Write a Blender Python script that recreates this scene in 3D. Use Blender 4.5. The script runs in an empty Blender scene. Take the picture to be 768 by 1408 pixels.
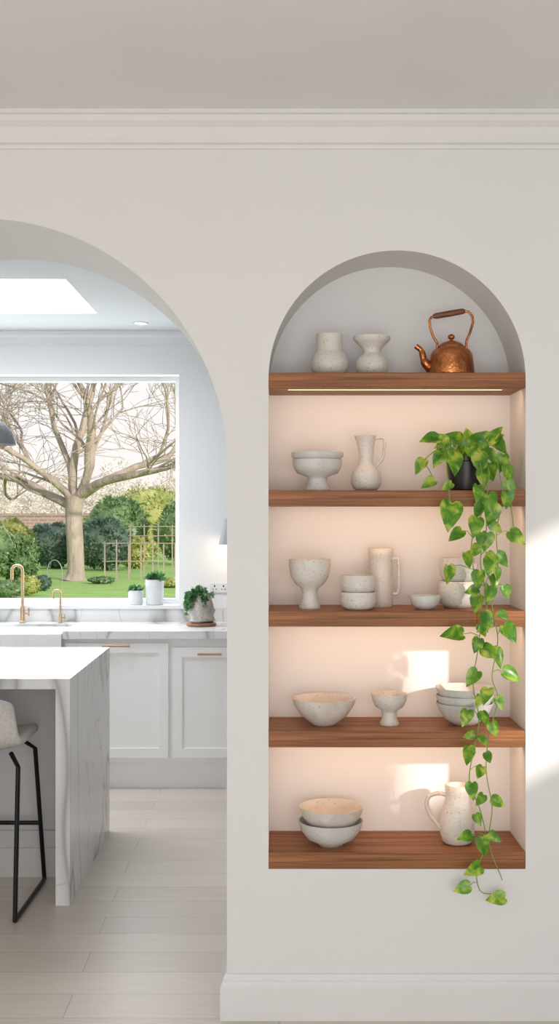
import bpy, bmesh, math, random
from mathutils import Vector, Matrix
PI = math.pi
C = bpy.context.scene.collection
scene = bpy.context.scene
F = 1610.0; DW = 3.5; CZ = 1.513
def at(px, py, Y):
    D = DW + Y
    return Vector(((px-384)*D/F, Y, CZ-(py-704)*D/F))
U = 3.61/F

# ------------------------------------------------------------ materials
def newmat(name):
    m = bpy.data.materials.new(name); m.use_nodes = True
    nt = m.node_tree; b = nt.nodes['Principled BSDF']
    return m, nt, b
def N(nt, t, **kw):
    n = nt.nodes.new(t)
    for k, v in kw.items():
        if k in n.inputs: n.inputs[k].default_value = v
        else: setattr(n, k, v)
    return n
def ramp(nt, fac, stops):
    r = nt.nodes.new('ShaderNodeValToRGB'); cr = r.color_ramp
    while len(cr.elements) > 1: cr.elements.remove(cr.elements[-1])
    cr.elements[0].position = stops[0][0]; cr.elements[0].color = (*stops[0][1], 1)
    for p, c in stops[1:]:
        e = cr.elements.new(p); e.color = (*c, 1)
    nt.links.new(fac, r.inputs[0]); return r.outputs[0]
def coords(nt, scale=(1,1,1), rot=(0,0,0)):
    tc = nt.nodes.new('ShaderNodeTexCoord'); mp = nt.nodes.new('ShaderNodeMapping')
    mp.inputs['Scale'].default_value = scale; mp.inputs['Rotation'].default_value = rot
    nt.links.new(tc.outputs['Object'], mp.inputs[0]); return mp.outputs[0]
def noise(nt, co, scale, detail=3, dist=0, rough=.5):
    n = nt.nodes.new('ShaderNodeTexNoise'); nt.links.new(co, n.inputs['Vector'])
    n.inputs['Scale'].default_value = scale; n.inputs['Detail'].default_value = detail
    n.inputs['Distortion'].default_value = dist; n.inputs['Roughness'].default_value = rough
    return n.outputs['Fac']
def mix(nt, fac, a, b, typ='MIX'):
    m = nt.nodes.new('ShaderNodeMixRGB'); m.blend_type = typ
    for i, v in enumerate((fac, a, b)):
        if hasattr(v, 'node'): nt.links.new(v, m.inputs[i])
        elif i == 0: m.inputs[0].default_value = v
        else: m.inputs[i].default_value = (*v, 1)
    return m.outputs[0]
def bump(nt, b, h, strength=.2, dist=.01):
    n = nt.nodes.new('ShaderNodeBump'); n.inputs['Strength'].default_value = strength
    n.inputs['Distance'].default_value = dist
    nt.links.new(h, n.inputs['Height']); nt.links.new(n.outputs[0], b.inputs['Normal'])
def simple(name, col, rough=.5, metal=0, col2=None, scale=8, bs=None, bstr=.1, bd=.003, stretch=(1,1,1)):
    m, nt, b = newmat(name)
    co = coords(nt, stretch)
    n = noise(nt, co, scale, 4)
    c2 = col2 or tuple(c*.94 for c in col)
    nt.links.new(ramp(nt, n, [(.3, col), (.7, c2)]), b.inputs['Base Color'])
    b.inputs['Roughness'].default_value = rough; b.inputs['Metallic'].default_value = metal
    if bs: bump(nt, b, noise(nt, co, bs, 3), bstr, bd)
    return m
M = {}
M['wall'] = simple('warm_white_paint', (.745,.74,.73), .85, scale=2, col2=(.73,.725,.715), bs=180, bstr=.05, bd=.001)
M['ceil'] = simple('ceiling_paint', (.78,.79,.79), .9, scale=2)
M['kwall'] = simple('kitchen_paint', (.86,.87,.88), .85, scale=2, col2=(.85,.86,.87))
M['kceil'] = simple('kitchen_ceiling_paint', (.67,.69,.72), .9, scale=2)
M['trim'] = simple('trim_paint', (.745,.74,.73), .55, scale=2)
M['ktrim'] = simple('white_trim_paint', (.83,.84,.86), .5, scale=2)
M['cab'] = simple('cabinet_paint', (.93,.93,.93), .4, scale=2)
M['cab2'] = simple('island_paint', (.58,.565,.555), .5, scale=2)
M['brass'] = simple('brushed_brass', (.60,.43,.27), .32, 1, (.52,.36,.21), 30)
M['blackmetal'] = simple('black_metal', (.012,.012,.014), .35, .6)
M['greymetal'] = simple('grey_lamp_metal', (.30,.32,.35), .45, .1)
M['white_gloss'] = simple('white_fireclay', (.84,.85,.86), .12)
M['plastic'] = simple('white_plastic', (.8,.81,.82), .3)
M['darkhole'] = simple('dark_slot', (.03,.03,.03), .6)
M['fabric'] = simple('light_boucle', (.66,.63,.59), .95, 0, (.54,.51,.48), 90, 250, .5, .003)
M['black_pot'] = simple('black_pot', (.012,.012,.012), .35, 0, (.02,.02,.02), 10)
M['soil'] = simple('soil', (.05,.03,.02), .95, 0, (.02,.013,.01), 60, 80, .8, .01)
M['white_pot'] = simple('white_pot', (.74,.76,.77), .45, 0, (.66,.68,.70), 20)
M['coaster'] = simple('brown_wood', (.35,.18,.09), .5, 0, (.22,.10,.05), 20)
M['grip'] = simple('kettle_grip', (.22,.075,.035), .45, 0, (.13,.045,.022), 40)
M['stem'] = simple('vine_stem', (.22,.34,.06), .5)
M['bark'] = simple('tree_bark', (.50,.40,.335), .9, 0, (.34,.265,.22), 3, 8, .8, .08, (1,1,.35))
M['twig'] = simple('twig_bark', (.46,.37,.31), .9, 0, (.36,.28,.24), 3)
M['fence'] = simple('rustic_wood', (.42,.34,.28), .85, 0, (.34,.27,.22), 4)

def mk_ceramic(name, base, patch, speck, amt, fac=.7):
    m, nt, b = newmat(name); co = coords(nt)
    big = ramp(nt, noise(nt, co, 11, 6, .6), [(.42, base), (.75, patch)])
    sp = ramp(nt, noise(nt, co, 210, 2), [(amt, (0,0,0)), (amt+.05, (fac,fac,fac))])
    nt.links.new(mix(nt, sp, big, speck), b.inputs['Base Color'])
    b.inputs['Roughness'].default_value = .45
    bump(nt, b, noise(nt, co, 70, 3), .3, .003); return m
M['cer'] = mk_ceramic('speckled_stoneware', (.67,.64,.585), (.54,.49,.42), (.28,.21,.16), .63)
M['cer2'] = mk_ceramic('grey_white_stoneware', (.63,.63,.60), (.54,.53,.50), (.30,.28,.25), .66)
M['cer3'] = mk_ceramic('cream_stoneware', (.69,.655,.60), (.56,.49,.42), (.32,.23,.16), .63)
M['stone'] = mk_ceramic('rough_stone', (.60,.56,.51), (.33,.28,.24), (.15,.12,.10), .57)

def mk_wood():
    m, nt, b = newmat('walnut')
    n1 = noise(nt, coords(nt, (.55,13,22)), 2.6, 6, .7, .55); n2 = noise(nt, coords(nt, (2.2,90,90)), 4, 3)
    c = ramp(nt, n1, [(.3, (.15,.055,.019)), (.46, (.27,.105,.036)), (.56, (.36,.145,.052)), (.72, (.46,.20,.075))])
    c = mix(nt, .5, c, ramp(nt, n2, [(.35, (.48,.40,.34)), (.6, (1,1,1))]), 'MULTIPLY')
    nt.links.new(c, b.inputs['Base Color']); b.inputs['Roughness'].default_value = .5
    b.inputs['Specular IOR Level'].default_value = .35
    bump(nt, b, n2, .15, .002); return m
M['walnut'] = mk_wood()
def mk_marble():
    m, nt, b = newmat('veined_marble'); co = coords(nt, (1,1,.42), (.55,.65,.3))
    def vein(scale, w, dist, det):
        n = noise(nt, co, scale, det, dist, .5)
        s = N(nt, 'ShaderNodeMath', operation='SUBTRACT'); nt.links.new(n, s.inputs[0]); s.inputs[1].default_value = .5
        a = N(nt, 'ShaderNodeMath', operation='ABSOLUTE'); nt.links.new(s.outputs[0], a.inputs[0])
        return ramp(nt, a.outputs[0], [(0, (1,1,1)), (w*.35, (.4,.4,.4)), (w, (0,0,0))])
    c = mix(nt, vein(1.9, .030, .7, 2), (.76,.76,.76), (.40,.39,.385))
    c2 = mix(nt, vein(4.2, .013, .6, 2), c, (.56,.53,.51))
    nt.links.new(c2, b.inputs['Base Color']); b.inputs['Roughness'].default_value = .26
    b.inputs['Specular IOR Level'].default_value = .3; return m
M['marble'] = mk_marble()
def mk_floor():
    m, nt, b = newmat('oak_planks'); co = coords(nt)
    br = nt.nodes.new('ShaderNodeTexBrick'); nt.links.new(co, br.inputs['Vector'])
    for k, v in (('Scale',1),('Brick Width',1.75),('Row Height',.175),('Mortar Size',.0014),('Mortar Smooth',.3),('Bias',0)): br.inputs[k].default_value = v
    br.inputs['Color1'].default_value = (.70,.625,.55,1); br.inputs['Color2'].default_value = (.62,.55,.48,1)
    br.inputs['Mortar'].default_value = (.38,.33,.28,1); br.offset = .37
    g = noise(nt, coords(nt, (2,26,1)), 3, 6, .6)
    c = mix(nt, .5, br.outputs['Color'], ramp(nt, g, [(.3, (.82,.80,.78)), (.7, (1,1,1))]), 'MULTIPLY')
    nt.links.new(c, b.inputs['Base Color']); b.inputs['Roughness'].default_value = .36
    bump(nt, b, g, .06, .002); return m
M['floor'] = mk_floor()
def mk_copper():
    m, nt, b = newmat('hammered_copper'); co = coords(nt)
    n = noise(nt, co, 18, 5)
    nt.links.new(ramp(nt, n, [(.3, (.66,.28,.11)), (.52, (.52,.19,.065)), (.68, (.25,.09,.04))]), b.inputs['Base Color'])
    b.inputs['Metallic'].default_value = 1; b.inputs['Roughness'].default_value = .30
    v = nt.nodes.new('ShaderNodeTexVoronoi'); nt.links.new(co, v.inputs['Vector']); v.inputs['Scale'].default_value = 110
    bump(nt, b, v.outputs['Distance'], .35, .003); return m
M['copper'] = mk_copper()
def mk_leaf(name, stops, scale, rough=.4, trans=.3):
    m, nt, b = newmat(name); co = coords(nt)
    c = ramp(nt, noise(nt, co, scale, 3, .5), stops)
    nt.links.new(c, b.inputs['Base Color']); b.inputs['Roughness'].default_value = rough
    t = nt.nodes.new('ShaderNodeBsdfTranslucent'); nt.links.new(c, t.inputs[0])
    ms = nt.nodes.new('ShaderNodeMixShader'); ms.inputs[0].default_value = trans
    nt.links.new(b.outputs[0], ms.inputs[1]); nt.links.new(t.outputs[0], ms.inputs[2])
    nt.links.new(ms.outputs[0], nt.nodes['Material Output'].inputs[0]); return m
M['pothos'] = mk_leaf('pothos_leaf', [(.36,(.06,.21,.012)),(.50,(.14,.35,.022)),(.58,(.32,.50,.045)),(.72,(.60,.66,.13))], 30, .3, .3)
M['succ'] = mk_leaf('succulent_leaf', [(.3,(.05,.15,.05)),(.7,(.15,.32,.12))], 60)
M['gold'] = mk_leaf('yellow_green_foliage', [(.3,(.26,.33,.08)),(.5,(.46,.49,.15)),(.75,(.70,.66,.26))], 2.2)  # garden foliage colours lightened to stand in for haze
M['green'] = mk_leaf('green_foliage', [(.3,(.12,.21,.09)),(.6,(.22,.34,.13)),(.8,(.38,.46,.19))], 2.2)
M['dark'] = mk_leaf('dark_foliage', [(.3,(.10,.16,.12)),(.7,(.18,.27,.18))], 2.2)
M['haze'] = mk_leaf('hazy_woodland', [(.3,(.74,.64,.58)),(.7,(.88,.80,.75))], .6)  # distance haze painted into the pale leaf colour
M['grass'] = simple('lawn_grass', (.28,.46,.10), .9, 0, (.38,.55,.15), 1.5, 20, .6, .05)
m, nt, b = newmat('garden_brick'); co = coords(nt, (1,1,1), (PI/2,0,0))
br = nt.nodes.new('ShaderNodeTexBrick'); nt.links.new(co, br.inputs['Vector'])
for k, v in (('Scale',1),('Brick Width',.3),('Row Height',.11),('Mortar Size',.012)): br.inputs[k].default_value = v
br.inputs['Color1'].default_value = (.38,.25,.21,1); br.inputs['Color2'].default_value = (.30,.20,.17,1); br.inputs['Mortar'].default_value = (.42,.37,.34,1)
nt.links.new(br.outputs[0], b.inputs['Base Color']); b.inputs['Roughness'].default_value = .9; M['brick'] = m
def emis(name, col, s):
    m, nt, b = newmat(name)
    b.inputs['Base Color'].default_value = (*col,1)
    b.inputs['Emission Color'].default_value = (*col,1); b.inputs['Emission Strength'].default_value = s; return m
M['led'] = emis('warm_led', (1,.68,.46), .7); M['down'] = emis('downlight_glow', (1,.93,.82), 6)
M['bulb'] = emis('lamp_bulb', (1,.85,.65), 4)

# ------------------------------------------------------------ builders
def link(name, me, m, parent=None, smooth=False, loc=None, ang=35):
    me.materials.append(m)
    o = bpy.data.objects.new(name, me); C.objects.link(o)
    if parent is not None: o.parent = parent
    if loc is not None: o.location = loc
    if smooth:
        me.polygons.foreach_set('use_smooth', [True]*len(me.polygons))
        me.set_sharp_from_angle(angle=math.radians(ang))
    return o
def tag(o, label=None, cat=None, group=None, kind=None):
    if label: o['label'] = label
    if cat: o['category'] = cat
    if group: o['group'] = group
    if kind: o['kind'] = kind
    return o
def empty(name, loc, label, cat, group=None, rz=0):
    o = bpy.data.objects.new(name, None); C.objects.link(o); o.location = loc; o.rotation_euler = (0,0,rz)
    o.empty_display_size = .05
    return tag(o, label, cat, group)
class MB:
    def __init__(s): s.v = []; s.f = []
    def add(s, vs, fs):
        k = len(s.v); s.v += [tuple(v) for v in vs]; s.f += [tuple(i+k for i in f) for f in fs]; return s
    def box(s, x0, x1, y0, y1, z0, z1):
        vs = [(x,y,z) for z in (z0,z1) for y in (y0,y1) for x in (x0,x1)]
        return s.add(vs, [(0,2,3,1),(4,5,7,6),(0,1,5,4),(2,6,7,3),(0,4,6,2),(1,3,7,5)])
    def tube(s, pts, rad, seg=10, cap=True):
        pts = [Vector(p) for p in pts]; n = len(pts)
        rs = rad if isinstance(rad, (list,tuple)) else [rad]*n
        t0 = (pts[1]-pts[0]).normalized(); up = Vector((0,0,1)) if abs(t0.z) < .9 else Vector((1,0,0))
        u = t0.cross(up).normalized(); vs = []; fs = []
        for i in range(n):
            t = (pts[min(i+1,n-1)]-pts[max(i-1,0)])
            if t.length < 1e-9: t = t0
            t.normalize(); u = (u - t*u.dot(t)).normalized(); w = t.cross(u)
            for k in range(seg):
                a = 2*PI*k/seg; vs.append(pts[i]+(u*math.cos(a)+w*math.sin(a))*rs[i])
        for i in range(n-1):
            for k in range(seg):
                k2 = (k+1)%seg; fs.append((i*seg+k, i*seg+k2, (i+1)*seg+k2, (i+1)*seg+k))
        if cap: fs.append(tuple(range(seg))[::-1]); fs.append(tuple((n-1)*seg+k for k in range(seg)))
        return s.add(vs, fs)
    def lathe(s, prof, seg=48, cx=0, cy=0, z0=0, sc=1, spout=None, wob=0):
        vs = []; fs = []; n = len(prof); H = max(p[1] for p in prof)
        for j, (r, h) in enumerate(prof):
            for k in range(seg):
                a = 2*PI*k/seg; rr = r
                if spout and h > H*.82 and r > 0:
                    d = abs((a-spout[0]+PI)%(2*PI)-PI); rr += spout[1]*math.exp(-(d/.32)**2)*((h/H-.82)/.18)
                rr *= 1+wob*math.sin(3*a+j*.4)
                vs.append((cx+rr*sc*math.cos(a), cy+rr*sc*math.sin(a), z0+h*sc))
        for j in range(n-1):
            for k in range(seg):
                k2 = (k+1)%seg; fs.append((j*seg+k, j*seg+k2, (j+1)*seg+k2, (j+1)*seg+k))
        return s.add(vs, fs)
    def build(s, name, m, parent=None, smooth=False, loc=None, bev=0, ang=35):
        me = bpy.data.meshes.new(name); me.from_pydata(s.v, [], s.f); me.validate()
        bm = bmesh.new(); bm.from_mesh(me); bmesh.ops.remove_doubles(bm, verts=bm.verts, dist=1e-6)
        bmesh.ops.dissolve_degenerate(bm, edges=bm.edges, dist=1e-7)
        bmesh.ops.recalc_face_normals(bm, faces=bm.faces); bm.to_mesh(me); bm.free()
        o = link(name, me, m, parent, smooth, loc, ang)
        if bev:
            md = o.modifiers.new('bevel', 'BEVEL'); md.width = bev; md.segments = 2; md.limit_method = 'ANGLE'
        return o
def catmull(pts, n=6):
    P = [Vector(p) for p in pts]; P = [P[0]*2-P[1]]+P+[P[-1]*2-P[-2]]; out = []
    for i in range(1, len(P)-2):
        a,b_,c,d = P[i-1:i+3]
        for k in range(n):
            t = k/n; out.append(.5*((2*b_)+(c-a)*t+(2*a-5*b_+4*c-d)*t*t+(3*b_-a-3*c+d)*t**3))
    out.append(P[-2]); return out
def struct(mb, name, m, **kw): return tag(mb.build(name, m, **kw), kind='structure')
def sweep(prof, path, name, m, parent=None):
    mb = MB(); n = len(prof); vs = []
    for fn in path:
        for o_, z in prof: x, y = fn(o_); vs.append((x, y, z))
    fs = []
    for i in range(len(path)-1):
        for j in range(n):
            j2 = (j+1)%n; fs.append((i*n+j, i*n+j2, (i+1)*n+j2, (i+1)*n+j))
    fs.append(tuple(range(n))); fs.append(tuple((len(path)-1)*n+k for k in range(n))[::-1])
    mb.add(vs, fs); return tag(mb.build(name, m), kind='structure')

# ------------------------------------------------------------ the shell
XL, XR, YB, YW, TH = -4.5, 2.2, -5.5, 3.43, .574
CEIL, KC = 2.697, 2.58
def prism(pts, y0, y1):
    n = len(pts); mb = MB()
    mb.add([(x,y0,z) for x,z in pts]+[(x,y1,z) for x,z in pts],
        [tuple(range(n)), tuple(range(n,2*n))[::-1]]+[(i,(i+1)%n,n+(i+1)%n,n+i) for i in range(n)])
    return mb
def arch_pts(cx, zs, r, zb, seg=72):
    return [(cx-r, zb),(cx+r, zb)]+[(cx+r*math.cos(PI*i/seg), zs+r*math.sin(PI*i/seg)) for i in range(seg+1)]
NX0, NX1 = -.0326, .735; NC = (NX0+NX1)/2; NR = (NX1-NX0)/2
wall = prism([(XL,0),(XR,0),(XR,2.85),(XL,2.85)], 0, TH).build('wall_center', M['wall'])
cut1 = prism(arch_pts(-.896, 1.652, .739, -.2), -.3, TH+.3).build('c1', M['wall'])
cut2 = prism(arch_pts(NC, 1.911, NR, .4457), -.3, .238).build('c2', M['wall'])
for c in (cut1, cut2):
    md = wall.modifiers.new('cut', 'BOOLEAN'); md.object = c; md.operation = 'DIFFERENCE'; md.solver = 'EXACT'
dg = bpy.context.evaluated_depsgraph_get()
me = bpy.data.meshes.new_from_object(wall.evaluated_get(dg))
wall.modifiers.clear(); wall.data = me
for c in (cut1, cut2): bpy.data.objects.remove(c)
me.polygons.foreach_set('use_smooth', [True]*len(me.polygons)); me.set_sharp_from_angle(angle=math.radians(25))
tag(wall, kind='structure')
struct(MB().box(XL,XR,YB,YW+.3,-.1,0), 'floor', M['floor'])
struct(MB().box(XL,XR,YB,0,CEIL,CEIL+.15), 'ceiling', M['ceil'])
SX0,SX1,SY0,SY1 = -2.3,-.98,1.87,2.79
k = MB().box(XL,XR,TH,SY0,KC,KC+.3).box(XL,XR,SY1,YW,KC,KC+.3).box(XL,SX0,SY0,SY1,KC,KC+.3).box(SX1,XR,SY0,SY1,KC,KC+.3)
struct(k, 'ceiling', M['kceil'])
WX0,WX1,WZ0,WZ1 = -3.0,-.594,.942,2.326
k = MB().box(XL,WX0,YW,YW+.3,0,2.9).box(WX1,XR,YW,YW+.3,0,2.9).box(WX0,WX1,YW,YW+.3,0,WZ0).box(WX0,WX1,YW,YW+.3,WZ1,2.9)
struct(k, 'wall_back', M['kwall'])
struct(MB().box(XL-.1,XL,YB,YW+.3,0,2.9), 'wall_left', M['wall'])
a0,a1,z0,z1 = -1.99,-.9,1.47,2.20
k = MB().box(XR,XR+.05,YB,a0,0,2.9).box(XR,XR+.05,a1,YW+.3,0,2.9).box(XR,XR+.05,a0,a1,0,z0).box(XR,XR+.05,a0,a1,z1,2.9)
struct(k, 'wall_right', M['wall'])
# crown mouldings
def crown(z, h, p):
    P = [(0,0),(.10,0),(.14,.10),(.32,.14),(.34,.26),(.52,.55),(.80,.70),(.84,.86),(1,.88),(1,1),(0,1)]
    return [(o_*p, z-h+q*h) for o_, q in P]
sweep(crown(CEIL,.100,.065), [lambda o_: (XL,-o_), lambda o_: (XR,-o_)], 'trim_1', M['trim'])
sweep(crown(KC,.085,.06), [lambda o_: (XL,YW-o_), lambda o_: (XR,YW-o_)], 'trim_2', M['ktrim'])
bp = [(0,0),(.020,0),(.020,.098),(.016,.104),(.013,.112),(.013,.118),(.009,.126),(.006,.134),(0,.134)]
JX = -.157
sweep(bp, [lambda o_: (XR,-o_), lambda o_: (JX-o_,-o_), lambda o_: (JX-o_,TH)], 'baseboard_right', M['trim'])
JL = -1.635
sweep(bp, [lambda o_: (XL,-o_), lambda o_: (JL+o_,-o_), lambda o_: (JL+o_,TH)], 'baseboard_left', M['trim'])
# window
wf = 0.030; fa, fb = YW+.10, YW+.16; zl = WZ0+.02
k = MB().box(WX0,WX1,fa,fb,WZ1-wf,WZ1).box(WX0,WX1,fa,fb,zl,zl+wf).box(WX1-wf,WX1,fa,fb,zl+wf,WZ1-wf).box(WX0,WX0+wf,fa,fb,zl+wf,WZ1-wf)
struct(k, 'window_1', M['ktrim'])
struct(MB().box(WX0,WX1+.03,YW-.03,YW-.0005,WZ0,WZ0+.02).box(WX0+.001,WX1-.001,YW-.0005,YW+.17,WZ0+.0005,WZ0+.02), 'trim_3', M['ktrim'])

# ------------------------------------------------------------ shelves
SH = [(1.930,1.885),(1.578,1.530),(1.217,1.170),(.859,.809),(.4957,.4457)]
sl = ['walnut shelf at the arch, carrying two vases and the copper kettle',
      'walnut shelf carrying the footed bowl, slim pitcher and black plant pot',
      'walnut shelf carrying the goblet, tall mug-like pitcher and small spouted bowl',
      'walnut shelf carrying the wide bowl, small footed bowl and stack of three bowls',
      'lowest walnut shelf, carrying two nested bowls and the speckled jug']
for i, (zt, zb) in enumerate(SH):
    s = empty('shelf', (NC,0,zb), sl[i], 'shelf', 'walnut shelves in the niche')
    MB().box(-NR+.0005,NR-.0005,.001,.2375,0,zt-zb).build('board', M['walnut'], s, bev=.0015)
    if i < 4:
        if i != 1: MB().box(-.325,.325,.060,.072,-.001,-.0002).build('led_strip', M['led'], s)['label'] = 'warm glowing light strip'
        L = bpy.data.lights.new('shelf_light', 'AREA'); L.shape = 'RECTANGLE'; L.size = .70; L.size_y = .010
        L.energy = [.60,.66,.72,.72][i]; L.color = (1,.60,.35)
        lo = bpy.data.objects.new('shelf_light', L); C.objects.link(lo); lo.location = (NC,.040,zb-.006)
        lo.rotation_euler = Vector((0,1,-1.1)).to_track_quat('-Z','Y').to_euler()

# ------------------------------------------------------------ ceramics
def spot(px, Y, z): return Vector(((px-384)*(DW+Y)/F, Y, z))
def lobj(name, prof, m, loc, label, cat, group=None, parent=None, spout=None, part=None):
    mb = MB().lathe([(r*U, h*U) for r, h in prof], 56, spout=(spout[0], spout[1]*U) if spout else None, wob=.004)
    o = mb.build(name, m, parent, True, None if parent else loc, ang=60)
    if not parent: tag(o, label, cat, group)
    return o
def handled(name, part, prof, m, loc, label, cat, hpts, hr, spout=None, flat=1):
    t = empty(name, loc, label, cat)
    lobj(part, prof, m, None, None, None, parent=t, spout=spout)
    MB().tube(catmull([(x*U,0,z*U) for x, z in hpts], 6), hr*U, 10).build('handle', m, t, True, ang=60)
    return t
z1_ = SH[0][0]
lobj('vase', [(0,0),(17,0),(23,5),(26,13),(26,20),(23,29),(18.6,33.5),(17.8,36),(18,55),(18,58),(15.5,58),(15,40),(0,38)], M['cer'], spot(452.5,.11,z1_), 'stoneware vase with straight wide neck over a squat round body', 'vase')
lobj('vase', [(0,0),(14,0),(20,5),(23,13),(23,19),(19,27),(12.5,31),(11,33.5),(14,40),(22,47),(25.5,51),(25.5,55),(22.5,54),(13,43),(8,34),(0,33)], M['cer'], spot(511,.11,z1_), 'stoneware vase with flared funnel mouth over a round body', 'vase')
kt = empty('kettle', spot(620,.12,z1_), 'hammered copper kettle with arched handle on the top shelf', 'kettle')
lobj('body', [(0,0),(30,0),(31.5,1.5),(31.8,5),(31,14),(29.5,27),(28,33),(24,38),(18,40.5),(0,40.5)], M['copper'], None, None, None, parent=kt)
lid = lobj('lid', [(18.5,40),(18.2,42),(14,46.5),(7,49.5),(2.5,50.5),(2.2,52),(4.5,53.5),(5,56),(3,58.5),(0,59.5)], M['copper'], None, None, None, parent=kt)
MB().tube(catmull([(-24*U,0,12*U),(-32*U,0,15*U),(-38*U,0,24*U),(-41*U,0,36*U),(-49*U,0,43*U)],5), [u*U for u in [8]*5+[6.2]*5+[4.6]*5+[3.6]*5+[4]], 14).build('spout', M['copper'], kt, True, ang=60)
hb = MB().tube([(x*U,0,z*U) for x, z in [(-20,36),(-19,46),(-25,56),(-29,68),(-30,78),(-28,82),(-22,84),(17,91),(24,90),(29,84),(30,76),(26,62),(21,50),(20,36)]], 1.8*U, 8)
hb.build('handle', M['copper'], kt, True, ang=60)
MB().tube([(-25*U,0,83.5*U),(-22*U,0,84.2*U),(-2*U,0,87.6*U),(16*U,0,90.8*U),(19*U,0,91*U)], [u*U for u in [2.5,4.0,4.4,4.0,2.5]], 12).build('grip', M['grip'], kt, True, ang=60)
z2_ = SH[1][0]
lobj('footed_bowl', [(0,0),(17,0),(18,2),(14,8),(13,16),(14,19),(28,24),(33,33),(34,43),(32,43),(30,33),(24,26),(0,23)], M['cer2'], spot(436,.10,z2_), 'grey-white footed bowl with a second bowl nested in it', 'bowl')
lobj('bowl', [(0,0),(14,0),(26,9),(31.4,16),(35.5,19),(35.5,25),(33.5,25),(31,18),(0,3)], M['cer2'], spot(436,.10,z2_+27.5*U), 'grey-white bowl nested on top of the footed bowl beside the slim pitcher', 'bowl')
handled('pitcher', 'body', [(0,0),(13,0),(18,4),(20.8,11),(21,19),(18.5,27),(13,33),(10,38),(9.6,44),(10.5,56),(12.5,70),(14,76),(12,76),(9,60),(7.5,40),(0,30)], M['cer'], spot(503,.11,z2_),
        'slim-necked pitcher with round belly and tall loop handle', 'pitcher', [(11,71),(20,73),(25,70),(25,58),(22,44),(13,33)], 2.0, spout=(PI,3))
z3_ = SH[2][0]
lobj('goblet', [(0,0),(14,0),(15,3),(12,9),(10.5,20),(12,28),(20,34),(26,44),(28.5,58),(28.5,68),(26.5,68),(25,50),(18,38),(0,34)], M['cer'], spot(425.5,.09,z3_), 'large speckled goblet on a thick flared foot', 'goblet')
cup = [(0,0),(17,0),(22,4),(24.5,11),(24.5,24),(22.7,24),(22,8),(0,5)]
lobj('cup', cup, M['cer'], spot(492,.06,z3_), 'lower of the two stacked cups in front of the tall pitcher', 'cup', 'stacked cups beside the goblet')
lobj('cup', [(0,0),(16,0),(21.5,3.5),(24,11),(23.5,25),(21.7,25),(21,8),(0,5)], M['cer'], spot(492,.06,z3_+21.5*U), 'upper of the two stacked cups in front of the tall pitcher', 'cup', 'stacked cups beside the goblet')
handled('pitcher', 'body', [(0,0),(16,0),(17.5,3),(16.5,40),(15.5,66),(17.5,72),(17.5,81),(16,82),(14.5,81),(13,60),(0,8)], M['cer'], spot(523,.165,z3_),
        'tall straight-sided pitcher with long handle behind the stacked cups', 'pitcher', [(15,66),(22,67),(25,62),(25,25),(22,18),(15,18)], 2.4)
lobj('bowl', [(0,0),(10,0),(18,7),(21,16),(21,19),(19.5,19),(16,9),(0,3)], M['cer2'], spot(584,.06,z3_), 'very small shallow bowl with a pouring lip', 'bowl', spout=(PI,5))
lobj('pot_bowl', [(0,0),(17,0),(25,8),(28,20),(27,34),(25,37),(23,36),(23.5,12),(0,5)], M['cer'], spot(629,.12,z3_), 'lower of the two deep rounded bowls behind the vine', 'bowl', 'stacked deep bowls behind the vine')
lobj('pot_bowl', [(0,0),(15,0),(20.5,5),(25,12),(25.5,27),(24,36),(21.5,36),(20.5,8),(0,4)], M['cer'], spot(629,.12,z3_+33*U), 'upper of the two deep rounded bowls behind the vine', 'bowl', 'stacked deep bowls behind the vine')
z4_ = SH[3][0]
lobj('bowl', [(0,0),(15,0),(17,2),(32,14),(41,27),(43.5,37),(41.5,37.5),(38,28),(28,14),(0,6)], M['cer3'], spot(445,.10,z4_), 'wide shallow stained bowl alone at the left of its shelf', 'bowl', spout=(0.6,1))
lobj('footed_bowl', [(0,0),(12.5,0),(13,3),(10.5,8),(10,16),(11,20),(19,25),(23.5,34),(24.5,43),(22.5,43),(19,33),(0,24)], M['cer'], spot(535,.10,z4_), 'small footed bowl between the wide bowl and the bowl stack', 'bowl')
bl = [(0,0),(14,0),(27,9),(35,20),(40,31),(38.4,31),(33.3,20),(25.5,10.5),(0,3)]
for i, w in enumerate(('bottom', 'middle', 'top')):
    lobj('bowl', bl, M['cer2'], spot(638,.10,z4_+i*10.5*U), w+' bowl of the stack of three white bowls', 'bowl', 'stack of three white bowls')
z5_ = SH[4][0]
b5 = [(0,0),(16,0),(18,3),(32,10),(41,22),(44.5,34),(42.7,34),(39,22),(30,12.5),(0,5)]
lobj('bowl', b5, M['cer2'], spot(454,.08,z5_), 'lower of two nested bowls on the lowest shelf', 'bowl', 'nested bowls on the lowest shelf')
lobj('bowl', [(r*.985, h) for r, h in b5], M['cer3'], spot(455,.08,z5_+19*U), 'upper of two nested bowls on the lowest shelf, brown-stained inside', 'bowl', 'nested bowls on the lowest shelf')
handled('jug', 'body', [(0,0),(16,0),(20,3),(23.5,14),(24,30),(20.5,46),(16.5,57),(15.5,66),(17,78),(15.5,80),(13.5,78),(12.5,60),(0,20)], M['cer3'], spot(628,.10,z5_),
        'speckled cream jug with round side handle on the lowest shelf', 'jug', [(-14,66),(-26,68),(-38,64),(-42,53),(-38,40),(-29,28),(-22,20)], 2.8, spout=(0,4))

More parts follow.
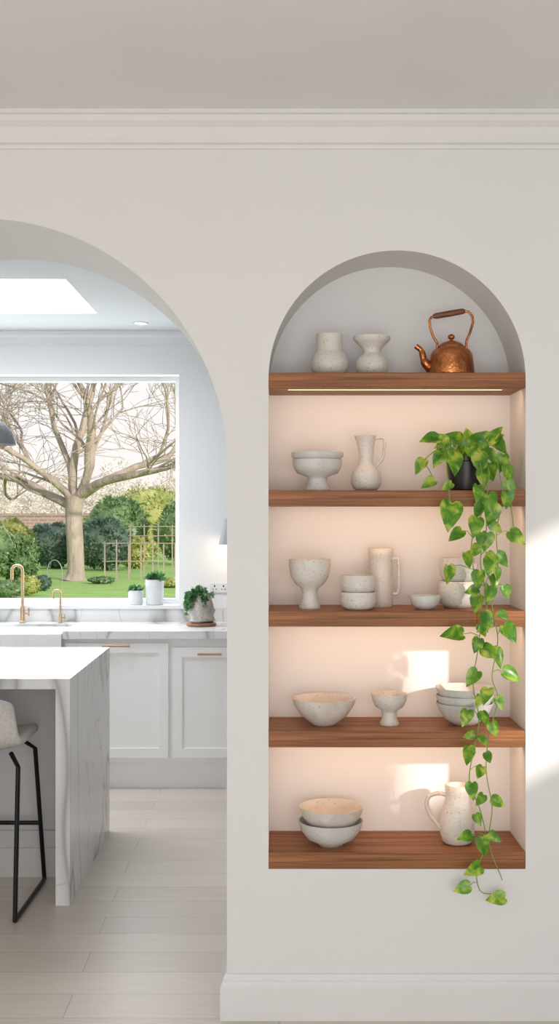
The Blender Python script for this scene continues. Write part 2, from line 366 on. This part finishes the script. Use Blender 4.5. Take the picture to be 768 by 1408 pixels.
# ------------------------------------------------------------ pothos
random.seed(4)
def leaf(mb, base, tipdir, nrm, L, w=.80, curl=.16):
    t = tipdir.normalized(); n = (nrm - t*nrm.dot(t)).normalized(); s = t.cross(n)
    rib = [0,.18,.36,.54,.76,1.0]; edge = [(-.10,.16),(-.08,.32),(.06,.46),(.26,.50),(.50,.41),(.76,.22)]
    fold = random.uniform(.15,.5); tw = random.uniform(-.12,.12)
    def P(u, v): return base + t*(u*L) + s*((v*w+tw*u*u)*L) + n*((abs(v)*fold - curl*u*u)*L)
    vs = [P(u,0) for u in rib]
    for sg in (1,-1): vs += [P(u, v*sg) for u, v in edge]
    fs = []
    for o_ in (6, 12):
        fs += [(0,o_,o_+1),(0,o_+1,o_+2,1),(1,o_+2,o_+3,2),(2,o_+3,3),(3,o_+3,o_+4),(3,o_+4,4),(4,o_+4,o_+5),(4,o_+5,5)]
    mb.add(vs, fs)
pp = spot(640,.125,z2_)
plant = empty('potted_pothos', pp, 'variegated pothos in a black pot with long vines trailing down the shelves', 'plant')
MB().lathe([(r*U,h*U) for r,h in [(0,0),(20,0),(22,2),(27,40),(29,41),(29,47),(26.5,47),(25.5,40),(0,39)]], 48).build('pot', M['black_pot'], plant, True)
MB().lathe([(25.4*U,40.5*U),(12*U,42*U),(0,42.5*U)], 32).build('soil', M['soil'], plant, True)
vines = [
 ([(648,630,.12),(660,618,.06),(668,632,.02),(672,660,-.03),(664,700,-.04),(648,745,-.045),(652,790,-.04),(662,835,-.05),(657,890,-.045),(650,940,-.05),(658,990,-.045),(650,1035,-.05),(645,1075,-.045),(660,1115,-.05),(668,1160,-.045),(655,1195,-.045),(660,1225,-.04),(682,1230,-.04)],
  [(628,735,20,150),(652,722,24,100),(642,768,20,60),(616,787,22,80),(658,795,22,110),(624,872,26,170),(668,850,20,70),(655,885,18,120),(650,930,22,140),(672,895,22,20),(640,985,20,110),(666,985,18,60),(643,1036,22,80),(660,1060,16,120),(648,1085,20,100),(660,1098,16,140),(640,1150,18,150),(664,1160,22,90),(678,1150,16,40),(650,1194,22,170),(637,1220,20,160),(684,1236,22,160),(658,962,16,100),(646,1010,14,150),(656,1125,14,60),(662,1018,14,60)]),
 ([(652,630,.12),(676,618,.05),(686,650,-.02),(690,690,-.03),(682,730,-.05),(684,780,-.04),(676,830,-.06),(684,880,-.05),(676,930,-.05),(684,960,-.05),(672,1010,-.05),(668,1060,-.05),(676,1110,-.05),(672,1160,-.05),(690,1210,-.04)],
  [(697,685,20,80),(708,738,24,30),(676,705,26,95),(688,768,20,60),(672,775,22,120),(694,812,16,70),(670,815,22,110),(699,868,24,60),(664,862,16,160),(700,928,24,30),(680,902,24,60),(690,845,14,30),(668,955,20,120),(686,965,16,60),(678,1000,18,60),(682,1102,18,20),(682,788,16,60),(670,1040,14,60)]),
 ([(645,630,.12),(655,617,.06),(662,650,-.02),(666,690,-.03),(668,730,-.03),(660,770,-.05),(668,820,-.03),(670,870,-.03)],
  [(674,690,24,70),(655,676,20,100),(668,742,22,95),(652,756,18,130),(676,800,20,80),(656,828,22,110),(680,725,16,50),(660,700,20,130),(650,812,16,150),(674,765,16,60),(660,740,18,110),(662,865,16,90)]),
 ([(630,628,.10),(618,618,.04),(614,640,.0),(616,665,-.03),(618,690,-.04)], [(617,706,34,95),(616,668,14,130)]),
 ([(632,628,.12),(615,612,.06),(595,622,.02),(580,635,.01)], [(592,604,24,170),(604,606,22,215),(579,640,20,110),(590,664,18,150),(602,630,20,120),(612,618,20,150)]),
 ([(648,628,.12),(668,610,.08),(690,612,.06),(700,640,.0),(702,690,-.03),(706,728,-.03)], [(676,602,24,350),(684,612,24,40),(682,597,18,300),(696,650,22,80),(690,634,22,90),(700,668,18,70)]),
 ([(640,628,.12),(630,610,.12),(618,602,.10)], [(622,603,24,190),(634,608,24,250),(645,603,22,260),(610,610,20,160)]),
 ([(642,628,.12),(648,612,.07),(650,622,.03),(652,640,.02)], [(656,605,24,320),(662,618,22,60),(643,616,24,110),(660,634,26,80),(672,628,22,50),(650,624,22,70),(674,646,22,80),(664,604,18,330),(664,655,22,90)]),
 ([(636,628,.12),(630,612,.07),(624,622,.03),(622,640,.025)], [(622,635,28,100),(630,620,22,120),(614,628,18,140)]),
]
for vp, lv in vines:
    pts = catmull([at(x,y,Y)-pp for x,y,Y in vp], 7)
    vo = MB().tube(pts, .0016, 6).build('vine', M['stem'], plant, True, ang=60)
    mb = MB()
    for (x,y,sz,ang) in lv:
        best = min(pts, key=lambda p: (Vector(((p+pp).x,0,(p+pp).z)) - Vector((at(x,y,(p+pp).y).x,0,at(x,y,(p+pp).y).z))).length)
        Yl = (best+pp).y - random.uniform(.0,.03)
        if 620 < y < 680 and 606 < x < 674: Yl = min(Yl, .03)
        if y > 664: Yl = min(Yl, -.03)
        ang2 = math.radians(ang+random.uniform(-14,14)); L = sz*U*1.15
        base = at(x,y,Yl)-pp - Vector((math.cos(ang2),0,-math.sin(ang2)))*L*.35
        td = Vector((math.cos(ang2), random.uniform(-.5,.1), -math.sin(ang2)))
        nr = Vector((random.uniform(-.7,.7), -1, random.uniform(.0,.9)))
        leaf(mb, base, td, nr, L)
        mid = (best+base)/2+Vector((0,-.004,.008))
        mb2 = MB().tube([best, mid, base], .0011, 5); mb.add(mb2.v, mb2.f)
    mb.build('leaves', M['pothos'], vo, True, ang=80)

# ------------------------------------------------------------ kitchen run
WT = .866
wt = empty('worktop', (0,3.14,WT), 'white marble worktop along the window wall with matching upstand', 'worktop')
def rel(mb, o, name, m, **kw):
    mb.v = [(x-o.location.x, y-o.location.y, z-o.location.z) for x,y,z in mb.v]
    return mb.build(name, m, o, **kw)
SKX0, SKX1 = -2.0, -1.178
YK = YW-.003
rel(MB().box(SKX1+.001,.9,2.85,YK,WT-.042,WT).box(SKX0,SKX1+.001,3.27,YK,WT-.042,WT).box(-3.6,SKX0-.001,2.85,YK,WT-.042,WT), wt, 'slab', M['marble'])
rel(MB().box(-3.6,.9,YK-.02,YK,WT,WZ0-.001), wt, 'upstand', M['marble'])
sk = empty('sink', (-1.59,3.05,.62), 'white apron-front sink set into the marble worktop', 'sink')
k = MB().box(SKX0,SKX1,2.82,2.85,.62,.852).box(SKX0,SKX1,3.235,3.268,.62,.852).box(SKX0,SKX0+.03,2.85,3.235,.62,.852).box(SKX1-.03,SKX1,2.85,3.235,.62,.852).box(SKX0,SKX1,2.85,3.235,.62,.66)
rel(k, sk, 'basin', M['white_gloss'])
def cabinet(x0, x1, hw, hz, label, door_z=(.176,.777), handle=True):
    o = empty('base_cabinet', ((x0+x1)/2,3.14,0), label, 'cabinet', 'white base cabinets under the worktop')
    top = WT-.042 if handle else .618
    rel(MB().box(x0,x1,2.885,3.40,.15,top).box(x0,x1,2.925,3.38,0,.15), o, 'body', M['cab'])
    g = .012; a, b_ = x0+g, x1-g; zb, zt = door_z[0], min(door_z[1], top-.01); r = .052
    d = MB().box(a,b_,2.874,2.885,zb,zt).box(a,a+r,2.865,2.874,zb,zt).box(b_-r,b_,2.865,2.874,zb,zt).box(a+r,b_-r,2.865,2.874,zb,zb+r).box(a+r,b_-r,2.865,2.874,zt-r,zt)
    dd = rel(d, o, 'door', M['cab'])
    if handle:
        cx = (x0+x1)/2-o.location.x; y = 2.865-3.14
        h = MB().tube([(cx-hw/2,y-.028,hz),(cx+hw/2,y-.028,hz)], .006, 10).tube([(cx-hw*.42,y-.028,hz),(cx-hw*.42,y,hz)], .005, 8).tube([(cx+hw*.42,y-.028,hz),(cx+hw*.42,y,hz)], .005, 8)
        h.build('handle', M['brass'], dd, True)['label'] = 'brass bar handle'
cabinet(-1.178,-.592,.15,.788,'white shaker base cabinet nearest the island, wide brass pull at its top', (.176,.80))
cabinet(-.592,-.165,.13,.742,'white shaker base cabinet below the trailing planter, beside the arch edge')
cabinet(-.165,.9,.13,.742,'white shaker base cabinet hidden behind the niche wall')
cabinet(-2.0,-1.178,.15,.59,'white base cabinet under the apron sink', (.176,.60), False)
cabinet(-3.6,-2.0,.15,.742,'white base cabinet left of the sink beyond the island')

def faucet(px, Y, h, reach, r, label):
    p = at(px, 704, Y); p.z = WT+.0004
    o = empty('faucet', p, label, 'faucet')
    MB().lathe([(0,0),(r*2.2,0),(r*2.2,.008),(r*1.5,.012),(r*1.5,h*.28),(0,h*.28)], 24).build('base', M['brass'], o, True)
    pts = [(0,0,h*.2),(0,0,h-reach/2)]
    for i in range(1,13):
        a = PI*i/12; pts.append((-reach/2+reach/2*math.cos(a), 0, h-reach/2+reach/2*math.sin(a)))
    pts.append((-reach,0,h-reach/2-h*.16))
    MB().tube(pts, r, 12).build('spout', M['brass'], o, True, ang=60)
    MB().tube([(0,0,h*.17),(r*4.2,0,h*.17)], r*.9, 10).tube([(r*4.2,0,h*.12),(r*4.2,0,h*.26)], r*.6, 8).build('lever', M['brass'], o, True)
faucet(31,3.34,.335,.062,.0085,'tall brass gooseneck faucet behind the sink')
faucet(83,3.34,.19,.04,.006,'short slim brass tap to the right of the gooseneck faucet')

# island
IX, IF_, IBK, IT = -.805, 1.0, 2.05, .872
isl = empty('kitchen_island', (-1.8,1.48,0), 'kitchen island with grey-veined white marble waterfall end', 'kitchen island')
rel(MB().box(-3.2,IX,IF_,IBK,IT-.04,IT), isl, 'marble_top', M['marble'])
rel(MB().box(IX-.055,IX,IF_,IBK,0,IT-.04), isl, 'waterfall_panel', M['marble'])
bd = rel(MB().box(-3.2,IX-.055,1.375,IBK-.02,0,IT-.04), isl, 'body', M['cab2'])
k = MB()
k.box(-3.2,IX-.055,1.355,1.375,0,.12)
for x0 in (-3.2,-2.62,-2.04,-1.46): k.box(x0,x0+.06,1.362,1.375,.19,IT-.11)
k.box(-.93,IX-.055,1.362,1.375,.19,IT-.11).box(-3.2,IX-.055,1.362,1.375,.12,.19).box(-3.2,IX-.055,1.362,1.375,IT-.11,IT-.04)
rel(k, isl, 'panel_moulding', M['cab2'])

# stool
st = empty('bar_stool', (-1.175,1.05,0), 'light grey upholstered bar stool on black sled legs at the island', 'stool')
mb = MB(); nu, nt_ = 15, 20
prof = catmull([(-.225,0,.835),(-.215,0,.75),(-.185,0,.665),(-.11,0,.625),(.0,0,.625),(.12,0,.632),(.20,0,.625),(.225,0,.605)], 4)
vs = []
for j, p in enumerate(prof):
    t = j/(len(prof)-1)
    hw = .165+.045*math.sin(min(1,t*1.9)*PI/2) if t < .55 else .21-.035*((t-.55)/.45)**3
    for i in range(nu):
        u = -1+2*i/(nu-1)
        back = max(0,1-t*2.1)
        vs.append((u*hw, p.x + back*.10*abs(u)**2.4 , p.z + (1-back)*.05*abs(u)**3*(1-t*.8) - back*.05*abs(u)**3))
n = len(prof)
mb.add(vs, [(j*nu+i, j*nu+i+1, (j+1)*nu+i+1, (j+1)*nu+i) for j in range(n-1) for i in range(nu-1)])
se = mb.build('seat', M['fabric'], st, True)
md = se.modifiers.new('thick', 'SOLIDIFY'); md.thickness = .038; md.offset = 0
md = se.modifiers.new('sub', 'SUBSURF'); md.levels = 1; md.render_levels = 1
for s in (-1, 1):
    MB().tube([(s*.16,-.12,.60),(s*.198,-.17,.56),(s*.203,-.245,.012)], .009, 10).build('leg', M['blackmetal'], st, True)
    MB().tube([(s*.16,.10,.605),(s*.195,.15,.565),(s*.213,.245,.012)], .009, 10).build('leg', M['blackmetal'], st, True)
    MB().tube([(s*.203,-.245,.010),(s*.213,.245,.010)], .009, 10).build('floor_runner', M['blackmetal'], st, True)
MB().tube([(-.206,.21,.25),(.206,.21,.25)], .009, 10).build('footrest', M['blackmetal'], st, True)

# pendant
pd = empty('pendant_lamp', (at(-30,704,1.45).x,1.45,KC), 'grey dome pendant lamp hanging over the island', 'lamp')
zb = at(0,611,1.45).z-KC
MB().lathe([(.158,zb),(.158,zb+.012),(.145,zb+.05),(.11,zb+.09),(.06,zb+.115),(.02,zb+.125),(.02,zb+.16),(0,zb+.16)], 40).lathe([(.152,zb),(.138,zb+.045),(.1,zb+.083),(0,zb+.11)],40).build('shade', M['greymetal'], pd, True)
MB().tube([(0,0,zb+.16),(0,0,0)], .003, 6).build('cord', M['blackmetal'], pd)
MB().lathe([(0,zb+.03),(.03,zb+.045),(.03,zb+.075),(.012,zb+.1)], 20).build('bulb', M['bulb'], pd, True)
MB().lathe([(0,0),(.05,0),(.05,-.02),(0,-.025)], 24).build('ceiling_rose', M['greymetal'], pd, True)

# wall sconce
wl = empty('wall_lamp', (at(319,704,3.3).x,YW,1.50), 'grey cone wall lamp beside the arch edge in the kitchen', 'lamp')
MB().lathe([(.078,-.175),(.045,-.03),(.03,-.02),(0,-.018)], 36, cy=-.13).lathe([(.074,-.175),(.041,-.034),(0,-.03)],36, cy=-.13).build('shade', M['greymetal'], wl, True)
MB().tube([(0,-.004,.02),(0,-.08,.03),(0,-.13,-.018)], .006, 8).build('arm', M['brass'], wl, True)
MB().box(-.03,.03,-.012,0,-.05,.05).build('backplate', M['brass'], wl)
MB().lathe([(0,-.15),(.022,-.13),(.022,-.1),(.01,-.06)], 16, cy=-.13).build('bulb', M['bulb'], wl, True)
L = bpy.data.lights.new('sconce_light', 'POINT'); L.energy = .9; L.color = (1,.75,.5); L.shadow_soft_size = .03
lo = bpy.data.objects.new('sconce_light', L); C.objects.link(lo); lo.location = (wl.location.x, YW-.13, 1.29)

# socket
p = at(301,808,YW)
so = empty('wall_socket', p, 'white double wall socket between the planter and the arch edge', 'socket')
MB().box(-.055,.055,-.01,0,-.03,.03).build('plate', M['plastic'], so, bev=.003)
for cx in (-.026,.026):
    MB().box(cx-.004,cx+.004,-.0108,-.0095,.004,.016).box(cx-.012,cx-.006,-.0108,-.0095,-.012,-.006).box(cx+.006,cx+.012,-.0108,-.0095,-.012,-.006).build('outlet', M['darkhole'], so)

# downlight
p = (-.784, 3.11, KC)
dl = empty('downlight', p, 'small round recessed downlight in the kitchen ceiling', 'downlight')
MB().lathe([(.030,-.001),(.042,-.006),(.045,0)], 32).build('ring', M['plastic'], dl, True)
MB().lathe([(0,-.0015),(.031,-.0015)], 32).build('lens', M['down'], dl)

# ------------------------------------------------------------ leafy helpers
def leafcloud(mb, c, rad, n, size, shell=.55, bottom=-1.0, pointy=.45):
    for _ in range(n):
        while True:
            d = Vector((random.gauss(0,1), random.gauss(0,1), random.gauss(0,1))).normalized()
            if d.z > bottom: break
        k_ = random.uniform(shell,1)**.5*(1+.12*math.sin(d.x*5+c[0])*math.cos(d.z*6+d.y*4))
        p = Vector(c)+Vector((d.x*rad[0], d.y*rad[1], d.z*rad[2]))*k_
        t = (d+Vector((random.uniform(-1,1),random.uniform(-1,1),random.uniform(-.6,1)))).normalized()
        nn = (d+Vector((random.uniform(-.8,.8),random.uniform(-.8,.8),random.uniform(-.2,.9)))).normalized()
        s = t.cross(nn)
        if s.length < .1: continue
        s.normalize(); L_ = size*random.uniform(.6,1.2)
        mb.add([p-t*L_*.5, p+s*L_*pointy*.5, p+t*L_*.5, p-s*L_*pointy*.5], [(0,1,2,3)])
def sillpot(px, r, h, label, lr, n):
    p = spot(px, YW+.03, WZ0+.0205)
    o = empty('potted_succulent', p, label, 'plant')
    MB().lathe([(0,0),(r*.88,0),(r*.95,.004),(r,h),(r*.9,h),(r*.88,h-.012),(0,h-.012)], 32).build('pot', M['white_pot'], o, True)
    mb = MB(); leafcloud(mb, (0,0,h), (lr,lr,lr*.72), n, lr*.62, .2, -.15, .5); mb.build('foliage', M['succ'], o)
sillpot(186.5,.044,.085,'small white pot with low dark green succulent on the windowsill',.046,170)
sillpot(212.5,.055,.150,'taller white pot with green succulent on the windowsill',.060,220)
# planter on worktop
p = spot(276.5, 3.16, WT+.0003)
cb = MB().lathe([(0,0),(.080,0),(.085,.004),(.085,.014),(.08,.018),(0,.018)], 40).build('wooden_tray', M['coaster'], None, True, p)
tag(cb, 'round brown wooden tray under the stone planter', 'tray')
sp_ = empty('stone_planter', p+Vector((0,0,.0185)), 'rough grey stone planter with small-leaved plant trailing over its left side', 'plant')
mb = MB().lathe([(0,0),(.055,0),(.070,.012),(.066,.04),(.072,.07),(.060,.10),(.062,.13),(.045,.17),(.038,.168),(.035,.13),(0,.12)], 28, wob=.08)
mb.v = [(x+.008*math.sin(z*90+y*60), y+.008*math.sin(x*80+z*50), z) for x,y,z in mb.v]
mb.build('pot', M['stone'], sp_, True)
mb = MB(); leafcloud(mb, (-.016,-.01,.175), (.052,.05,.034), 150, .026, .1, -.6, .8)
for s in range(15):
    a = PI+random.uniform(-.8,1.0); x, y = .055*math.cos(a), .055*math.sin(a)
    for q in range(random.randint(5,14)):
        z = .165-q*.009*random.uniform(.8,1.1); leafcloud(mb, (x*(1.3+q*.02)-.008, y*(1.3+q*.02), z), (.014,.012,.010), 3, .022, .2, -1, .8)
for s in range(10):
    a = random.uniform(-2.2,.2); x, y = .05*math.cos(a), .05*math.sin(a)
    for q in range(random.randint(2,7)):
        leafcloud(mb, (x*1.3, y*1.3, .165-q*.010), (.013,.012,.010), 3, .022, .2, -1, .8)
mb.build('foliage', M['succ'], sp_)

# ------------------------------------------------------------ garden
g = MB().add([(-60,YW+.31,-.03),(60,YW+.31,-.03),(60,120,-.03),(-60,120,-.03)], [(0,1,2,3)])
struct(g, 'ground', M['grass'])
GZ = -.03
def gp(px, D): return Vector(((px-384)*D/F, D-DW, GZ))
random.seed(11)
TD = 26.5
tp = gp(103, TD); tree = empty('bare_tree', tp, 'large bare spreading tree standing on the lawn outside the window', 'tree')
tb = MB(); tw = MB()
trunk = catmull([(0,0,0),(.02,0,.25),(.0,0,.9),(-.03,0,1.5),(0,0,1.9)], 4)
rr = [.32,.26,.22,.205]+[.19]*9+[.195,.205,.21,.20]
tb.tube(trunk, rr[:len(trunk)], 14)
def grow(p, d, L_, r, lev):
    pts = [p]; n_ = 6 if lev < 2 else (4 if lev < 4 else 2); q = d.copy()
    for i in range(n_):
        q = (q+Vector((random.uniform(-.26,.26),random.uniform(-.26,.26),random.uniform(-.18,.24 if lev<2 else .18)))).normalized()
        pts.append(pts[-1]+q*L_/n_)
    r1 = r*.60
    (tb if lev < 2 else tw).tube(pts, [r+(r1-r)*i/n_ for i in range(n_+1)], [10,7,5,4,3,3,3][lev], cap=False)
    if lev >= 5: return
    kids = [4,4,3,3,2][lev]
    for i in range(kids):
        f = 1 if i == 0 else random.uniform(.25,.98)
        idx = f*n_; a = min(int(idx), n_-1); bp_ = pts[a].lerp(pts[a+1], idx-a)
        nd = (q*(1.0 if i else 1.4)+Vector((random.uniform(-1,1),random.uniform(-1,1),random.uniform(-.6,.75)))*.9).normalized()
        grow(bp_, nd, L_*random.uniform(.58,.82), max(r1*(.9 if i==0 else random.uniform(.5,.72)), .008), lev+1)
mains = [(-1,.1,.50),(-.75,-.3,.8),(-.35,.3,1.1),(.1,-.2,1.3),(.45,.3,1.0),(.8,-.2,.75),(1,.2,.45),(-.9,.5,.33),(.6,-.6,.6)]
for i, mdir in enumerate(mains):
    grow(Vector((0,0,1.62+.03*i)), Vector(mdir).normalized(), random.uniform(2.3,2.9), .08 if i%2 else .11, 0)
tb.build('trunk', M['bark'], tree, True, ang=80); tw.build('branches', M['twig'], tree, True, ang=80)
def bush(px, D, w, h, m, label, cat='bush', n=3400, size=.13, group='shrubs around the lawn', name='garden_shrub', dep=None, core=True):
    o = gp(px, D); mb = MB(); dep = dep or w*.8
    vs = []; fs = []; A, B = 20, 12
    ph0 = random.uniform(0,6)
    for j in range(B+1):
        ph = PI*j/B
        for i in range(A):
            a = 2*PI*i/A; k_ = .84*(1+.10*math.sin(3*a+j+ph0)*math.sin(ph))
            vs.append((w/2*k_*math.sin(ph)*math.cos(a), dep/2*k_*math.sin(ph)*math.sin(a), h*.5+h*.5*k_*math.cos(ph)))
    for j in range(B):
        for i in range(A): fs.append((j*A+i, j*A+(i+1)%A, (j+1)*A+(i+1)%A, (j+1)*A+i))
    if core: mb.add(vs, fs)
    if core:
        leafcloud(mb, (0,0,h*.48), (w/2*.92,dep/2*.92,h*.46), n*2//3, size, .75)
        for q in range(9):
            a = random.uniform(0,2*PI); e_ = random.uniform(.1,1.3)
            c_ = (w/2*.75*math.cos(e_)*math.cos(a), dep/2*.75*math.cos(e_)*math.sin(a), h*.45+h*.42*math.sin(e_))
            leafcloud(mb, c_, (w*.15,dep*.15,h*.13), n//22, size, .3)
    else: leafcloud(mb, (0,0,h*.5), (w/2,dep/2,h*.5), n, size, .05)
    mb.v = [(x,y,max(z,0.0)) for x,y,z in mb.v]
    ob = mb.build(name, m, None, False, o); tag(ob, label, cat, group); return ob
bush(8,28,1.5,1.45,M['gold'],'sunlit yellow-green shrub at the left edge of the window')
bush(24,25.2,.95,1.1,M['green'],'rounded green shrub at left in front of the sunlit one')
bush(70,32,1.5,1.3,M['dark'],'dark shrub left of the tree trunk, in front of the brick wall')
bush(140,31,1.7,1.45,M['dark'],'dark shrub just right of the tree trunk')
bush(160,35,2.1,2.1,M['green'],'tall green shrub behind the dark one right of the trunk')
bush(206,38.5,2.9,2.5,M['gold'],'tall golden-green hedge mass behind the wooden trellis', dep=1.4)
bush(250,34,1.7,2.0,M['green'],'green shrub at the right edge of the window behind the trellis')
bush(184,32,.9,.9,M['gold'],'low golden shrub behind the trellis near the tree')
bush(-32,24,1.4,1.6,M['green'],'green shrub just beyond the left edge of the view')
for i, (px, D, w, h, mm, lb) in enumerate([(8,21,.75,.34,'green','low green bedding plant at the lower left corner of the window'),
    (38,21.6,.5,.38,'gold','low yellow-green bedding plant next to the corner plant'),(57,22.9,.4,.32,'dark','small dark bedding plant near the wire obelisk'),
    (140,25.2,.6,.16,'green','low green ground cover at the foot of the tree'),(234,24.0,.8,.2,'gold','low golden ground cover in front of the trellis')]):
    bush(px, D, w, h, M[mm], lb, 'plant', 900, .07, 'bedding plants on the lawn', 'bedding_plant')
# garden wall of brick
o = gp(60, 40); w_ = MB().box(-7,2.0,-.12,.12,0,1.42).box(-7.03,2.03,-.16,.16,1.42,1.50).build('garden_wall', M['brick'], None, False, o)
tag(w_, 'low red brick garden wall behind the left-hand shrubs', 'wall')
# trellis
o = gp(195, 26.8); tr = empty('garden_trellis', o, 'rustic brown wooden post and rail trellis at right of the lawn', 'trellis')
xs = [-.85,-.58,-.3,-.02,.25,.5,.76]
for i, x in enumerate(xs):
    MB().box(x-.013,x+.013,-.03,.03,0,.86+.05*math.sin(i*2)).build('post', M['fence'], tr)
for z in (.42,.83): MB().box(-.9,.8,-.05,-.031,z-.009,z+.009).build('rail', M['fence'], tr)
o = gp(212, 29.3); tr = empty('garden_trellis', o, 'taller brown wooden trellis behind, reaching the right window edge', 'trellis')
for i, x in enumerate([-.6,-.25,.1,.45,.8]): MB().box(x-.013,x+.013,-.03,.03,0,1.22).build('post', M['fence'], tr)
for z in (.95,1.18): MB().box(-.65,.85,-.05,-.031,z-.009,z+.009).build('rail', M['fence'], tr)
# wire obelisk
o = gp(75, 24.5); ob = MB()
for s in (-1,1): ob.tube(catmull([(s*.16,0,0),(s*.15,0,.35),(s*.08,0,.5),(0,0,.54)],4), .008, 6)
ob.tube([(-.15,0,.22),(.15,0,.22)], .006, 6)
tag(ob.build('wire_arch', M['greymetal'], None, True, o), 'small grey wire plant arch left of the trunk', 'plant support')
# distant woodland
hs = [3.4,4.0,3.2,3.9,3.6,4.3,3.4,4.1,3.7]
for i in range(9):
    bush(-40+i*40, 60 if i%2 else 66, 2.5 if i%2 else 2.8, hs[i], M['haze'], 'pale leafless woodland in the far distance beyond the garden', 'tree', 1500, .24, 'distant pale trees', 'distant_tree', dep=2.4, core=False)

# ------------------------------------------------------------ light
w = bpy.data.worlds.new('World'); scene.world = w; w.use_nodes = True; nt = w.node_tree
bg = nt.nodes['Background']; tc = nt.nodes.new('ShaderNodeTexCoord'); sx = nt.nodes.new('ShaderNodeSeparateXYZ')
nt.links.new(tc.outputs['Generated'], sx.inputs[0])
nt.links.new(ramp(nt, sx.outputs['Z'], [(0,(.94,.88,.84)),(.05,(.96,.92,.90)),(.2,(.92,.94,.97)),(.8,(.70,.82,1.0))]), bg.inputs[0])
bg.inputs[1].default_value = 1.05
def area(name, loc, dirv, sx_, sy_, e, col):
    L = bpy.data.lights.new(name, 'AREA'); L.shape = 'RECTANGLE'; L.size = sx_; L.size_y = sy_; L.energy = e; L.color = col
    o = bpy.data.objects.new(name, L); C.objects.link(o); o.location = loc
    o.rotation_euler = Vector(dirv).to_track_quat('-Z','Y').to_euler(); return o
sun = bpy.data.lights.new('sun', 'SUN'); sun.energy = 3.9; sun.color = (1,.93,.84); sun.angle = math.radians(2.0)
so_ = bpy.data.objects.new('sun', sun); C.objects.link(so_); so_.location = (6,-8,6)
so_.rotation_euler = Vector((-.83,1,-.43)).to_track_quat('-Z','Y').to_euler()
area('room_fill_light', (.3,-5.2,1.2), (-.03,1,-.0), 3.2, 1.9, 66, (.985,.99,1))  # added fill lamp behind the camera; no window is built there
area('kitchen_window_light', (-1.8,YW+.28,1.65), (0,-1,-.15), 2.3, 1.3, 36, (.93,.965,1))
area('skylight_light', ((SX0+SX1)/2,(SY0+SY1)/2,KC+.29), (0,0,-1), SX1-SX0-.02, SY1-SY0-.02, 44, (.96,.98,1))

cam = bpy.data.cameras.new('camera'); co_ = bpy.data.objects.new('camera', cam); C.objects.link(co_)
co_.location = (0,-DW,CZ); co_.rotation_euler = (PI/2,0,0)
cam.sensor_fit = 'VERTICAL'; cam.sensor_height = 36; cam.sensor_width = 36; cam.lens = 36*F/1408; cam.clip_end = 500
scene.camera = co_
scene.view_settings.view_transform = 'Standard'
scene.view_settings.look = 'None'
